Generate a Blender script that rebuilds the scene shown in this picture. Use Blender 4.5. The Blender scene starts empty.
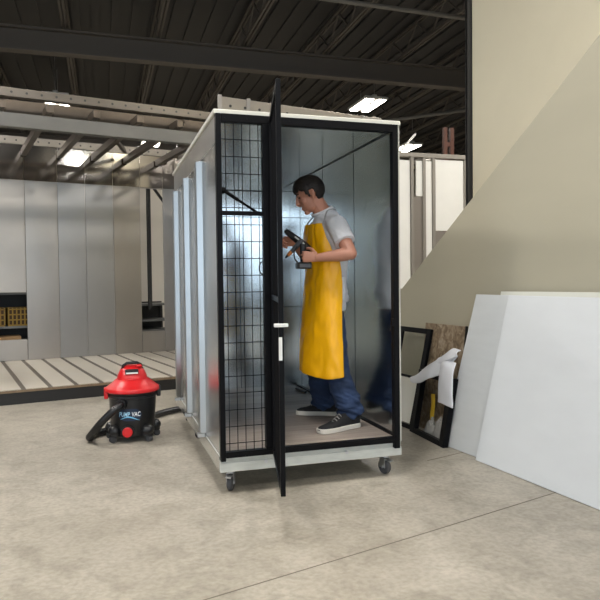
import bpy, bmesh, math, random
from mathutils import Vector, Matrix, noise
random.seed(7)
S = bpy.context.scene
COL = S.collection
PI = math.pi

# ------------------------------------------------------------------ camera
yaw, pitch, roll, FPX = .2985, -.0295, -.012, 641.0
fw = Vector((math.sin(yaw)*math.cos(pitch), math.cos(yaw)*math.cos(pitch), math.sin(pitch)))
rr = Vector((math.cos(yaw), -math.sin(yaw), 0)); uu = rr.cross(fw)
r2 = rr*math.cos(roll)+uu*math.sin(roll); u2 = -rr*math.sin(roll)+uu*math.cos(roll)
cd = bpy.data.cameras.new('camera'); cam = bpy.data.objects.new('camera', cd); COL.objects.link(cam)
M = Matrix.Identity(4)
for i in range(3):
    M[i][0] = r2[i]; M[i][1] = u2[i]; M[i][2] = -fw[i]
M.translation = Vector((-.693, -4.02, 1.364))
cam.matrix_world = M
cd.sensor_width = 36; cd.lens = FPX/600*36; cd.clip_end = 200
S.camera = cam

# ------------------------------------------------------------------ world, lamps, exposure
W = bpy.data.worlds.new('sky'); S.world = W; W.use_nodes = True
bg = W.node_tree.nodes['Background']; bg.inputs[0].default_value = (.72, .86, 1, 1); bg.inputs[1].default_value = 4.0
S.view_settings.view_transform = 'Standard'; S.view_settings.look = 'None'
S.view_settings.exposure = 0.0; S.view_settings.gamma = 1.0; S.view_settings.use_curve_mapping = False

HALL = dict(x0=-13, x1=15, y0=-14, y1=24, h=7.0)
DOCK = (-7.5, 5.0, 1.45, 4.2)          # wide daylight opening in the wall behind the camera: x0, x1, z0, z1

def area(loc, rot, sx, sy, power, color=(1, .965, .92), name='lamp_light'):
    d = bpy.data.lights.new(name, 'AREA'); d.shape = 'RECTANGLE'; d.size = sx; d.size_y = sy
    d.energy = power; d.color = color
    o = bpy.data.objects.new(name, d); COL.objects.link(o); o.location = loc; o.rotation_euler = rot
    return o
# window portal lets the sky in through the dock opening
po = area(((DOCK[0]+DOCK[1])/2, HALL['y0']+.02, (DOCK[2]+DOCK[3])/2), (PI/2, 0, 0), DOCK[1]-DOCK[0], DOCK[3]-DOCK[2], 1, name='sky_portal')
po.data.cycles.is_portal = True
LEFT_OPENING = (-10.5, -3.2, .0, 4.6)        # opening added in the left wall to brighten booth ribs: y0, y1, z0, z1
po = area((HALL['x0']+.02, (LEFT_OPENING[0]+LEFT_OPENING[1])/2, (LEFT_OPENING[2]+LEFT_OPENING[3])/2), (PI/2, 0, -PI/2), LEFT_OPENING[1]-LEFT_OPENING[0], LEFT_OPENING[3]-LEFT_OPENING[2], 1, name='sky_portal')
po.data.cycles.is_portal = True
LAMP_POWER = 165
LAMPS = [(6.15, 11.9), (9.7, 16.7), (.95, 17.9), (-1.72, 13.6), (-5.6, 9.0),
         (-4.2, -1.0), (-.4, -1.6), (3.6, -1.6), (-4.2, -6.5), (.2, -6.5), (4.6, -6.5), (-3.6, 3.4), (7.5, 4.5), (4.6, 3.2)]  # out-of-view ones are extra; the last was added to brighten the white partition

# ------------------------------------------------------------------ materials
def srgb(r, g, b):
    f = lambda c: (c/255/12.92) if c/255 <= .04045 else ((c/255+.055)/1.055)**2.4
    return (f(r), f(g), f(b), 1)
MATS = {}
def mat(name, col, rough=.5, metal=0.0, var=.0, vscale=4.0, vstretch=(1, 1, 1), rvar=0.0, rscale=6.0, bump=0.0, bscale=60.0, spec=.5, detail=4, emit=0.0, aniso=0.0):
    if name in MATS: return MATS[name]
    m = bpy.data.materials.new(name); m.use_nodes = True; nt = m.node_tree; b = nt.nodes['Principled BSDF']
    b.inputs['Base Color'].default_value = col; b.inputs['Roughness'].default_value = rough
    b.inputs['Metallic'].default_value = metal; b.inputs['Specular IOR Level'].default_value = spec
    if aniso: b.inputs['Anisotropic'].default_value = aniso
    geo = nt.nodes.new('ShaderNodeTexCoord')
    mp = nt.nodes.new('ShaderNodeMapping'); nt.links.new(geo.outputs['Object'], mp.inputs[0]); mp.inputs['Scale'].default_value = vstretch
    if var:
        n = nt.nodes.new('ShaderNodeTexNoise'); n.inputs['Scale'].default_value = vscale; n.inputs['Detail'].default_value = detail
        nt.links.new(mp.outputs[0], n.inputs['Vector'])
        cr = nt.nodes.new('ShaderNodeValToRGB')
        cr.color_ramp.elements[0].position = .3; cr.color_ramp.elements[1].position = .7
        cr.color_ramp.elements[0].color = tuple(c*(1-var) for c in col[:3])+(1,)
        cr.color_ramp.elements[1].color = tuple(min(1, c*(1+var)) for c in col[:3])+(1,)
        nt.links.new(n.outputs[0], cr.inputs[0]); nt.links.new(cr.outputs[0], b.inputs['Base Color'])
    if rvar:
        n = nt.nodes.new('ShaderNodeTexNoise'); n.inputs['Scale'].default_value = rscale; n.inputs['Detail'].default_value = 3
        nt.links.new(mp.outputs[0], n.inputs['Vector'])
        mr = nt.nodes.new('ShaderNodeMapRange'); mr.inputs['From Min'].default_value = .3; mr.inputs['From Max'].default_value = .7
        mr.inputs['To Min'].default_value = max(.02, rough-rvar); mr.inputs['To Max'].default_value = rough+rvar
        nt.links.new(n.outputs[0], mr.inputs[0]); nt.links.new(mr.outputs[0], b.inputs['Roughness'])
    if bump:
        n = nt.nodes.new('ShaderNodeTexNoise'); n.inputs['Scale'].default_value = bscale; n.inputs['Detail'].default_value = 3
        nt.links.new(mp.outputs[0], n.inputs['Vector'])
        bp = nt.nodes.new('ShaderNodeBump'); bp.inputs['Strength'].default_value = bump; bp.inputs['Distance'].default_value = .01
        nt.links.new(n.outputs[0], bp.inputs['Height']); nt.links.new(bp.outputs[0], b.inputs['Normal'])
    if emit:
        b.inputs['Emission Color'].default_value = col; b.inputs['Emission Strength'].default_value = emit
    MATS[name] = m; return m

def floor_mat():
    m = bpy.data.materials.new('polished concrete'); m.use_nodes = True; nt = m.node_tree; b = nt.nodes['Principled BSDF']
    tc = nt.nodes.new('ShaderNodeTexCoord')
    def nz(scale, det, dist=0.0):
        n = nt.nodes.new('ShaderNodeTexNoise'); n.inputs['Scale'].default_value = scale; n.inputs['Detail'].default_value = det
        n.inputs['Distortion'].default_value = dist; nt.links.new(tc.outputs['Object'], n.inputs['Vector']); return n
    n1 = nz(1.7, 12, .9); n2 = nz(4.5, 14, .8); n3 = nz(34, 6)
    for q_ in (n1, n2): q_.inputs['Roughness'].default_value = .66
    r1 = nt.nodes.new('ShaderNodeValToRGB'); e = r1.color_ramp.elements
    e[0].position = .32; e[0].color = srgb(160, 153, 140); e[1].position = .70; e[1].color = srgb(186, 179, 166)
    nt.links.new(n1.outputs[0], r1.inputs[0])
    r2_ = nt.nodes.new('ShaderNodeValToRGB'); e = r2_.color_ramp.elements
    e[0].position = .36; e[0].color = (.70, .69, .67, 1); e[1].position = .54; e[1].color = (1, 1, 1, 1)
    nt.links.new(n2.outputs[0], r2_.inputs[0])
    mx = nt.nodes.new('ShaderNodeMix'); mx.data_type = 'RGBA'; mx.blend_type = 'MULTIPLY'; mx.inputs[0].default_value = .8
    nt.links.new(r1.outputs[0], mx.inputs[6]); nt.links.new(r2_.outputs[0], mx.inputs[7])
    r3 = nt.nodes.new('ShaderNodeValToRGB'); e = r3.color_ramp.elements
    e[0].position = .34; e[0].color = (.74, .74, .73, 1); e[1].position = .6; e[1].color = (1, 1, 1, 1)
    nt.links.new(n3.outputs[0], r3.inputs[0])
    mx2 = nt.nodes.new('ShaderNodeMix'); mx2.data_type = 'RGBA'; mx2.blend_type = 'MULTIPLY'; mx2.inputs[0].default_value = .7
    nt.links.new(mx.outputs[2], mx2.inputs[6]); nt.links.new(r3.outputs[0], mx2.inputs[7])
    nt.links.new(mx2.outputs[2], b.inputs['Base Color'])
    mr = nt.nodes.new('ShaderNodeMapRange'); mr.inputs['To Min'].default_value = .3; mr.inputs['To Max'].default_value = .62
    nt.links.new(n2.outputs[0], mr.inputs[0]); nt.links.new(mr.outputs[0], b.inputs['Roughness'])
    bp = nt.nodes.new('ShaderNodeBump'); bp.inputs['Strength'].default_value = .12; bp.inputs['Distance'].default_value = .01
    nt.links.new(n3.outputs[0], bp.inputs['Height']); nt.links.new(bp.outputs[0], b.inputs['Normal'])
    return m

def plank_mat(name, c0, c1, axis, width, rough=.5, seam=.55):
    """planks with seams along an object axis"""
    m = bpy.data.materials.new(name); m.use_nodes = True; nt = m.node_tree; b = nt.nodes['Principled BSDF']
    tc = nt.nodes.new('ShaderNodeTexCoord'); sp = nt.nodes.new('ShaderNodeSeparateXYZ'); nt.links.new(tc.outputs['Object'], sp.inputs[0])
    dv = nt.nodes.new('ShaderNodeMath'); dv.operation = 'DIVIDE'; nt.links.new(sp.outputs[axis], dv.inputs[0]); dv.inputs[1].default_value = width
    fr = nt.nodes.new('ShaderNodeMath'); fr.operation = 'FRACT'; nt.links.new(dv.outputs[0], fr.inputs[0])
    lt = nt.nodes.new('ShaderNodeMath'); lt.operation = 'LESS_THAN'; nt.links.new(fr.outputs[0], lt.inputs[0]); lt.inputs[1].default_value = .035
    fl = nt.nodes.new('ShaderNodeMath'); fl.operation = 'FLOOR'; nt.links.new(dv.outputs[0], fl.inputs[0])
    wn = nt.nodes.new('ShaderNodeTexWhiteNoise'); wn.noise_dimensions = '1D'; nt.links.new(fl.outputs[0], wn.inputs['W'])
    mp = nt.nodes.new('ShaderNodeMapping'); sc = [14, 14, 14]; sc[(axis+1) % 2 if axis < 2 else 0] = 1.5; mp.inputs['Scale'].default_value = sc
    nt.links.new(tc.outputs['Object'], mp.inputs[0])
    n = nt.nodes.new('ShaderNodeTexNoise'); n.inputs['Scale'].default_value = 1.6; n.inputs['Detail'].default_value = 6; nt.links.new(mp.outputs[0], n.inputs['Vector'])
    av = nt.nodes.new('ShaderNodeMath'); av.operation = 'MULTIPLY_ADD'; nt.links.new(wn.outputs[0], av.inputs[0]); av.inputs[1].default_value = .45
    nt.links.new(n.outputs[0], av.inputs[2])
    mr = nt.nodes.new('ShaderNodeMapRange'); mr.inputs['From Min'].default_value = .35; mr.inputs['From Max'].default_value = 1.05; nt.links.new(av.outputs[0], mr.inputs[0])
    mx = nt.nodes.new('ShaderNodeMix'); mx.data_type = 'RGBA'; mx.inputs[6].default_value = c0; mx.inputs[7].default_value = c1; nt.links.new(mr.outputs[0], mx.inputs[0])
    m2 = nt.nodes.new('ShaderNodeMix'); m2.data_type = 'RGBA'; nt.links.new(lt.outputs[0], m2.inputs[0]); nt.links.new(mx.outputs[2], m2.inputs[6])
    m2.inputs[7].default_value = tuple(c*seam for c in c0[:3])+(1,)
    nt.links.new(m2.outputs[2], b.inputs['Base Color']); b.inputs['Roughness'].default_value = rough
    return m

GALV = mat('galvanised sheet', (.72, .74, .75, 1), .26, 1.0, var=.03, vscale=6)
GALV_IN = mat('galvanised lining', (.70, .735, .745, 1), .16, 1.0, var=.04, vscale=6, rvar=.02, rscale=3)
STEEL = [mat('stainless sheet %s' % n, c, r, 1.0, var=.03, vscale=3, vstretch=(1, 1, .5), rvar=.02, rscale=2)
         for n, c, r in (('warm', (.46, .43, .395, 1), .33), ('cool', (.44, .44, .44, 1), .34), ('grey', (.43, .405, .375, 1), .32))]
BLACK = mat('black powder coat', (.004, .004, .005, 1), .42, 0, spec=.12)
BLACKM = mat('black wire', (.004, .004, .005, 1), .45, spec=.12)
WHITE = mat('white enamel', srgb(205, 204, 194), .4, var=.05, vscale=8)
BASEW = mat('pale painted steel', srgb(206, 208, 202), .45, var=.08, vscale=10, vstretch=(1, 1, 4))
ZINC = mat('zinc plate', (.62, .63, .65, 1), .3, 1.0)
RUBBER = mat('grey rubber', srgb(70, 70, 72), .6)
BEAM = mat('grey primed steel', srgb(106, 105, 101), .45, .35, var=.06, vscale=3)
RAFT = mat('bronze steel', srgb(96, 87, 77), .38, .7, var=.1, vscale=4)
TRACK = mat('perforated track metal', srgb(142, 136, 128), .35, .6, var=.05)
DARK = mat('dark painted steel', srgb(34, 33, 32), .5)
BEIGE = mat('beige painted drywall', srgb(176, 170, 151), .75, var=.03, vscale=1.2, vstretch=(.6, .6, 2.5), bump=.03, bscale=60)
BEIGE2 = mat('cream painted drywall', srgb(222, 214, 190), .7, var=.03, vscale=1.5)
FOAM = mat('white rigid board', srgb(218, 221, 224), .55, var=.02, vscale=3, vstretch=(1, 1, 2.5), bump=.02, bscale=40)
FOAM2 = mat('off white rigid board', srgb(211, 214, 216), .55, var=.025, vscale=4, vstretch=(1, 1, 4), bump=.02, bscale=40)

# ------------------------------------------------------------------ mesh builder
class MB:
    def __init__(s): s.v = []; s.f = []; s.mi = []; s.cm = 0
    def add(s, vs, fs):
        o = len(s.v); s.v += [Vector(v) for v in vs]; s.f += [tuple(i+o for i in f) for f in fs]; s.mi += [s.cm]*len(fs); return s
    def box(s, x0, x1, y0, y1, z0, z1, T=None):
        vs = [Vector(p) for p in ((x0, y0, z0), (x1, y0, z0), (x1, y1, z0), (x0, y1, z0), (x0, y0, z1), (x1, y0, z1), (x1, y1, z1), (x0, y1, z1))]
        if T: vs = [T @ v for v in vs]
        return s.add(vs, [(0, 3, 2, 1), (4, 5, 6, 7), (0, 1, 5, 4), (1, 2, 6, 5), (2, 3, 7, 6), (3, 0, 4, 7)])
    def bar(s, a, b, w, h=None, up=(0, 0, 1)):
        a = Vector(a); b = Vector(b); h = h or w; d = (b-a); L = d.length; d.normalize(); up = Vector(up)
        if abs(d.dot(up)) > .99: up = Vector((0, 1, 0))
        x = d.cross(up).normalized(); z = x.cross(d)
        vs = [p+x*(i*w/2)+z*(j*h/2) for p in (a, b) for i, j in ((-1, -1), (1, -1), (1, 1), (-1, 1))]
        return s.add(vs, [(3, 2, 1, 0), (4, 5, 6, 7), (0, 1, 5, 4), (1, 2, 6, 5), (2, 3, 7, 6), (3, 0, 4, 7)])
    def tube(s, pts, r, n=8, caps=True, flat=1.0, side=None, rnd=False):
        """swept tube; r number or list (each number or (a,b)); side = reference vector for first radius"""
        pts = [Vector(p) for p in pts]; N = len(pts)
        rs = r if isinstance(r, list) else [r]*N
        rs = [q if isinstance(q, (tuple, list)) else (q, q*flat) for q in rs]
        T = []
        for i in range(N):
            t = pts[min(i+1, N-1)]-pts[max(i-1, 0)]; T.append(t.normalized())
        if side is None:
            side = Vector((0, 0, 1)) if abs(T[0].z) < .9 else Vector((1, 0, 0))
        u = Vector(side)
        P = list(pts); R = list(rs); TT = list(T)
        if rnd:   # rounded ends
            pre = []; post = []
            for k in (0, 25, 50, 70):
                c, sn = math.cos(math.radians(k)), math.sin(math.radians(k))
            for k in (75, 50, 25):
                c, sn = math.cos(math.radians(k)), math.sin(math.radians(k))
                m0 = min(rs[0]); m1 = min(rs[-1])
                pre.append((pts[0]-T[0]*m0*sn, (rs[0][0]*c, rs[0][1]*c), T[0]))
                post.insert(0, (pts[-1]+T[-1]*m1*sn, (rs[-1][0]*c, rs[-1][1]*c), T[-1]))
            P = [q[0] for q in pre]+P+[q[0] for q in post]; R = [q[1] for q in pre]+R+[q[1] for q in post]; TT = [q[2] for q in pre]+TT+[q[2] for q in post]
        vs = []; fs = []
        for i, p in enumerate(P):
            t = TT[i]; u = (u-t*u.dot(t))
            if u.length < 1e-6: u = t.orthogonal()
            u.normalize(); w = t.cross(u)
            for k in range(n):
                a = 2*PI*k/n; vs.append(p+u*(math.cos(a)*R[i][0])+w*(math.sin(a)*R[i][1]))
        for i in range(len(P)-1):
            for k in range(n):
                k2 = (k+1) % n; fs.append((i*n+k, i*n+k2, (i+1)*n+k2, (i+1)*n+k))
        if caps:
            fs.append(tuple(range(n-1, -1, -1))); fs.append(tuple((len(P)-1)*n+k for k in range(n)))
        return s.add(vs, fs)
    def cyl(s, a, b, r, n=20, r1=None): return s.tube([a, b], [r, r if r1 is None else r1], n)
    def ell(s, c, rx, ry, rz, T=None, n=20, m=12):
        """ellipsoid; T = 3x3 matrix of axes"""
        c = Vector(c); vs = []; fs = []
        for i in range(1, m):
            th = PI*i/m
            for k in range(n):
                a = 2*PI*k/n; q = Vector((rx*math.sin(th)*math.cos(a), ry*math.sin(th)*math.sin(a), rz*math.cos(th)))
                vs.append(c+(T @ q if T else q))
        q = Vector((0, 0, rz)); vs.append(c+(T @ q if T else q)); vs.append(c-(T @ q if T else q))
        for i in range(m-2):
            for k in range(n):
                k2 = (k+1) % n; fs.append((i*n+k, (i+1)*n+k, (i+1)*n+k2, i*n+k2))
        a, b = len(vs)-2, len(vs)-1
        for k in range(n):
            k2 = (k+1) % n; fs.append((a, k, k2)); fs.append((b, (m-2)*n+k2, (m-2)*n+k))
        return s.add(vs, fs)
    def lathe(s, prof, c, n=40, T=None):
        """profile [(r,z)] around Z at c (closed top/bottom if r == 0)"""
        c = Vector(c); vs = []; fs = []
        for r, z in prof:
            for k in range(n):
                a = 2*PI*k/n; q = Vector((r*math.cos(a), r*math.sin(a), z)); vs.append(c+(T @ q if T else q))
        for i in range(len(prof)-1):
            for k in range(n):
                k2 = (k+1) % n; fs.append((i*n+k, i*n+k2, (i+1)*n+k2, (i+1)*n+k))
        fs.append(tuple(range(n-1, -1, -1))); fs.append(tuple((len(prof)-1)*n+k for k in range(n)))
        return s.add(vs, fs)
    def prism(s, poly, ext):
        """polygon of 3D points swept by vector ext"""
        n = len(poly); e = Vector(ext); vs = [Vector(p) for p in poly]+[Vector(p)+e for p in poly]
        fs = [tuple(range(n-1, -1, -1)), tuple(range(n, 2*n))]+[(i, (i+1) % n, n+(i+1) % n, n+i) for i in range(n)]
        return s.add(vs, fs)
    def grid(s, rows):
        n = len(rows[0]); vs = [p for r in rows for p in r]
        fs = [(i*n+k, i*n+k+1, (i+1)*n+k+1, (i+1)*n+k) for i in range(len(rows)-1) for k in range(n-1)]
        return s.add(vs, fs)
    def build(s, name, m, parent=None, bevel=0.0, smooth=False, base=None, seg=2):
        """world-space vertices; origin put at the parent's place, or at base for a top-level mesh"""
        if parent is not None:
            root = parent
            off = Vector((0, 0, 0)); q = parent
            while q is not None: off += Vector(q.location); q = q.parent
        else: off = Vector(base) if base is not None else Vector((0, 0, 0))
        me = bpy.data.meshes.new(name); me.from_pydata([v-off for v in s.v], [], s.f)
        ms = m if isinstance(m, (list, tuple)) else [m]
        for q in ms: me.materials.append(q)
        if len(ms) > 1: me.polygons.foreach_set('material_index', s.mi)
        bm = bmesh.new(); bm.from_mesh(me); bmesh.ops.recalc_face_normals(bm, faces=bm.faces); bm.to_mesh(me); bm.free()
        if smooth: me.shade_smooth()
        o = bpy.data.objects.new(name, me); COL.objects.link(o)
        if parent is not None: o.parent = parent
        else: o.location = off
        if bevel:
            b = o.modifiers.new('bevel', 'BEVEL'); b.width = bevel; b.segments = seg; b.limit_method = 'ANGLE'; b.angle_limit = math.radians(40)
        if smooth == 'auto':
            for p in me.polygons: p.use_smooth = True
            me.set_sharp_from_angle(angle=math.radians(38))
        return o

def thing(name, label, cat, loc, group=None):
    o = bpy.data.objects.new(name, None); o.empty_display_size = .1; COL.objects.link(o); o.location = loc
    return tag(o, label, cat, group)
def tag(o, label, cat, group=None, kind=None):
    o['label'] = label; o['category'] = cat
    if group: o['group'] = group
    if kind: o['kind'] = kind
    return o
def struct(o, label=None, cat=None):
    o['kind'] = 'structure'
    if label: o['label'] = label
    if cat: o['category'] = cat
    return o
def remesh(o, voxel, smooth=3, fac=.5):
    """fuse overlapping closed shapes into one continuous skin"""
    r = o.modifiers.new('r', 'REMESH'); r.mode = 'VOXEL'; r.voxel_size = voxel
    sm = o.modifiers.new('s', 'SMOOTH'); sm.iterations = smooth; sm.factor = fac
    dg = bpy.context.evaluated_depsgraph_get(); dg.update()
    me = bpy.data.meshes.new_from_object(o.evaluated_get(dg)); mats = list(o.data.materials)
    o.modifiers.clear(); old = o.data; o.data = me
    if not me.materials:
        for m in mats: me.materials.append(m)
    me.shade_smooth(); bpy.data.meshes.remove(old)
    return o

# ================================================================== STRUCTURE: hall
H = HALL
mb = MB(); mb.box(H['x0']-8, H['x1'], H['y0']-8, H['y1'], -.2, 0)
fl = struct(mb.build('floor', floor_mat()), 'stained polished grey concrete warehouse floor', 'floor')
# saw cut joints in the slab
jm = mat('saw cut joint', srgb(112, 106, 95), .8)
mb = MB()
def joint(a, b): mb.bar((a[0], a[1], .0006), (b[0], b[1], .0006), .007, .001)
joint((.95, -.95), (2.08, -.62)); joint((1.62, .28), (2.0, .40)); joint((-6, -2.9), (.95, -.95))
struct(mb.build('trim_1', jm), 'thin saw cut joints across the concrete floor', 'floor joint')
mb = MB(); mb.box(H['x0'], H['x1'], H['y0'], H['y1'], H['h'], H['h']+.1)
for i in range(70):
    x = H['x0']+.2+i*.4; mb.box(x, x+.16, H['y0'], H['y1'], H['h']-.05, H['h']+.02)
struct(mb.build('ceiling', mat('dark metal deck', srgb(62, 61, 60), .7)), 'dark corrugated metal roof deck', 'ceiling')
WALLG = mat('hall wall paint', srgb(150, 144, 132), .8, var=.05, vscale=.7)
WALLB = mat('hall back wall paint', srgb(168, 158, 138), .8, var=.05, vscale=.5)
def wallbox(name, x0, x1, y0, y1, z0=0, z1=H['h'], m=WALLG, lab=None):
    mb = MB(); mb.box(x0, x1, y0, y1, z0, z1); return struct(mb.build(name, m), lab or 'plain painted warehouse wall', 'wall')
mb = MB(); x0, x1 = H['x0']-.2, H['x0']
mb.box(x0, x1, H['y0'], LEFT_OPENING[0], 0, H['h']); mb.box(x0, x1, LEFT_OPENING[1], H['y1'], 0, H['h']); mb.box(x0, x1, LEFT_OPENING[0], LEFT_OPENING[1], LEFT_OPENING[3], H['h'])
struct(mb.build('wall_left', WALLG), 'warehouse wall far to the left with an added daylight opening', 'wall')
wallbox('wall_far_right', H['x1'], H['x1']+.2, H['y0'], H['y1'], lab='plain warehouse wall far to the right')
wallbox('wall_back', H['x0'], H['x1'], H['y1'], H['y1']+.2, m=WALLB, lab='far back wall of the warehouse')
mb = MB(); y0, y1 = H['y0']-.2, H['y0']
mb.box(H['x0'], DOCK[0], y0, y1, 0, H['h']); mb.box(DOCK[1], H['x1'], y0, y1, 0, H['h']); mb.box(DOCK[0], DOCK[1], y0, y1, DOCK[3], H['h']); mb.box(DOCK[0], DOCK[1], y0, y1, 0, DOCK[2])
struct(mb.build('wall_front', mat('dark front wall paint', srgb(92, 92, 88), .8)), 'warehouse wall with a wide daylight opening', 'wall')

# open web roof joists
mb = MB()
def joist(x, y0, y1, zt=6.93, d=.55, dirx=None):
    for k in (-.035, .035):
        mb.box(x+k-.02, x+k+.02, y0, y1, zt-.05, zt); mb.box(x+k-.02, x+k+.02, y0, y1, zt-d, zt-d+.05)
    n = int((y1-y0)/.6)
    for i in range(n):
        a = y0+i*.6; p = (x, a, zt-.02 if i % 2 else zt-d+.02); q = (x, a+.6, zt-d+.02 if i % 2 else zt-.02); mb.bar(p, q, .03)
for x in [H['x0']+.9+i*1.8 for i in range(16)]: joist(x, 2, H['y1'])
JO = mat('primed grey joist', srgb(96, 90, 84), .6)
struct(mb.build('trim_2', JO), 'open web steel roof joists', 'roof joists')
mb = MB()
for y in (9.5, 19.0):
    mb.box(H['x0'], H['x1'], y-.12, y+.12, 6.28, 6.32); mb.box(H['x0'], H['x1'], y-.12, y+.12, 5.86, 5.90); mb.box(H['x0'], H['x1'], y-.012, y+.012, 5.9, 6.3)
struct(mb.build('trim_3', JO), 'steel girders under the roof joists', 'roof girders')
mb = MB()
for (a, b, r) in (((1.2, 20, 6.1), (12, 9, 6.1), .05), ((3, 24, 5.6), (14, 13, 5.6), .06), ((-6, 6, 6.1), (14, 6.6, 6.1), .04)):
    mb.cyl(a, b, r, 10)
struct(mb.build('trim_4', mat('painted pipe', srgb(120, 116, 110), .5), smooth=True), 'sprinkler pipes under the roof', 'pipes')

# ---- sloping stair wall on the right, with the cream wall behind it
def wallx(y, off=0): return 2.33-.10*(y-.15)+off
def zslope(y): return 2.640-(.17+y)*.690
prof = [(-5.5, 0), (-5.5, 6.2), (-5.3, zslope(-5.3)), (3.55, zslope(3.55)), (3.55, 0)]
n = 1
mb = MB()
poly = [(wallx(y), y, z) for y, z in prof]
mb.prism(poly, (.13, .013, 0))
sw = struct(mb.build('wall_right', BEIGE, bevel=.006), 'beige wall with a diagonal top edge rising to the right', 'wall')
mb = MB()
mb.box(0, .12, -8, 0, 0, 6.6, T=Matrix.Translation((3.4, 2.47, 0)) @ Matrix.Rotation(.10, 4, 'Z'))
struct(mb.build('wall_stair', BEIGE2), 'cream wall behind the diagonal wall edge', 'wall')
mb = MB()
cx, cy = 3.43, 2.54
mb.box(cx-.08, cx+.08, cy-.05, cy-.038, 0, 6.4); mb.box(cx-.05, cx+.05, cy+.038, cy+.05, 0, 6.4); mb.box(cx-.006, cx+.006, cy-.04, cy+.04, 0, 6.4)
mb.box(cx-.02, cx+.14, cy-.09, cy-.05, 3.06, 3.5)
struct(mb.build('trim_5', DARK), 'dark steel column at the end of the cream wall', 'column')

# ---- ceiling lamps
LENS = mat('lit lamp lens', (1, .93, .8, 1), .4, emit=14)
HOUS = mat('white lamp housing', srgb(220, 220, 216), .5)
for i, (x, y) in enumerate(LAMPS):
    z = 6.0
    vis = [None, None]
    lab = {0: 'twin strip high bay lamp above the right rear corner of the metal booth',
           1: 'twin strip high bay lamp glowing just above the white framed partition',
           2: 'bright twin lamp seen under the grey beam near the booth roof corner',
           3: 'high bay lamp seen between the rafters at the upper left'}.get(i)
    t = thing('ceiling_lamp', lab or 'extra twin strip high bay lamp, out of view under the hall roof', 'ceiling lamp', (x, y, z), 'high bay lamps under the roof')
    mb = MB(); mb.box(x-.32, x+.32, y-.62, y+.62, z+.03, z+.10); mb.box(x-.06, x+.06, y-.5, y+.5, z+.10, z+.18); mb.build('lamp_housing', HOUS, t, .01)
    for sx in (-.17, .17):
        mb = MB(); mb.box(x+sx-.10, x+sx+.10, y-.58, y+.58, z+.005, z+.03); mb.build('lamp_lens', LENS, t)
    for sy in (-.45, .45): mb = MB(); mb.cyl((x, y+sy, z+.18), (x, y+sy, 7.0), .006, 6); mb.build('hanger_wire', ZINC, t)
    a = area((x, y, z-.005), (0, 0, 0), .6, 1.2, LAMP_POWER); a.parent = t; a.location = (0, 0, -.005)

# ================================================================== LEFT: stainless room under construction
ex = Vector((.97823, .20752, 0)); ey = Vector((-.20752, .97823, 0))
O = Vector((-1.822, 3.833, 0))
LT = Matrix(((ex.x, ey.x, 0, O.x), (ex.y, ey.y, 0, O.y), (0, 0, 1, 0), (0, 0, 0, 1)))
def L(x, y, z): return LT @ Vector((x, y, z))
XL, XR = -1.2, 3.06
room = thing('steel_room', 'half built stainless steel room with open rafters and a raised striped deck', 'steel room', L(0, 0, 0))
mb = MB(); mb.box(XL, XR, .0, 3.2, .0, .135, LT); mb.build('deck_plinth', DARK, room)
mb = MB(); mb.box(XL, XR, -.012, 3.2, .135, .160, LT); mb.build('deck_edge', mat('raw plywood edge', srgb(128, 108, 84), .6, var=.15, vscale=20), room)
mb = MB(); mb.box(XL, XR, .0, 3.2, .160, .164, LT); mb.build('deck_gap', mat('gap strip', srgb(112, 104, 94), .6), room)
mb = MB()
k = XL
while k < XR-.05:
    mb.box(k+.028, min(k+.262, XR), 0.0, 2.995, .160, .172, LT); k += .29
mb.build('deck_board', mat('pale deck board', srgb(206, 198, 184), .42, var=.05, vscale=6, rvar=.1), room)
# back wall panels (front face at local y = 3.0), split at the openings
edges = [-1.20, -.75, -.32, .14, .62, 1.108, 1.54, 1.99, 2.445, 2.84, 3.06]
mi = [0, 2, 0, 0, 0, 1, 1, 2, 0, 0]
PT = 3.0
UPS = [mat('darkened stainless sheet %d' % i, c, .10, 1.0, var=.03, vscale=3) for i, c in enumerate(((.42, .39, .36, 1), (.40, .39, .375, 1), (.38, .36, .335, 1)))]  # upper sheets coloured darker, in place of a dark reflected band
def wpan(x0, x1, z0, z1, m): 
    q = MB(); q.box(x0+.003, x1-.003, PT, PT+.02, z0, z1, LT); return q.build('wall_panel', m, room, .003)
for i in range(len(edges)-1):
    x0, x1 = edges[i], edges[i+1]; m = STEEL[mi[i]] if x0 != .14 else mat('brushed stainless sheet', (.48, .445, .405, 1), .42, 1.0, var=.03, vscale=3)
    if x0 == .14:      # low opening with a shelf behind
        wpan(x0, x1, .172, .50, m); wpan(x0, x1, 1.24, 2.995, m)
    elif x0 == 2.445:    # tall opening
        wpan(x0, x1, .172, .53, m); wpan(x0, x1, 2.98, 2.995, m)
    else: wpan(x0, x1, .172, 2.995, m)
    q = MB(); q.box(x0+.003, x1-.003, PT-(.006 if x1 < .7 else .0), PT+.02, 3.0 if x1 < .7 else 2.996, 3.56, LT); q.build('upper_panel', UPS[mi[i]], room, .002)
# return wall at the right end
mb = MB(); mb.box(XR, XR+.02, 1.4, PT+.02, .172, 3.56, LT); mb.build('end_panel', STEEL[2], room)
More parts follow.
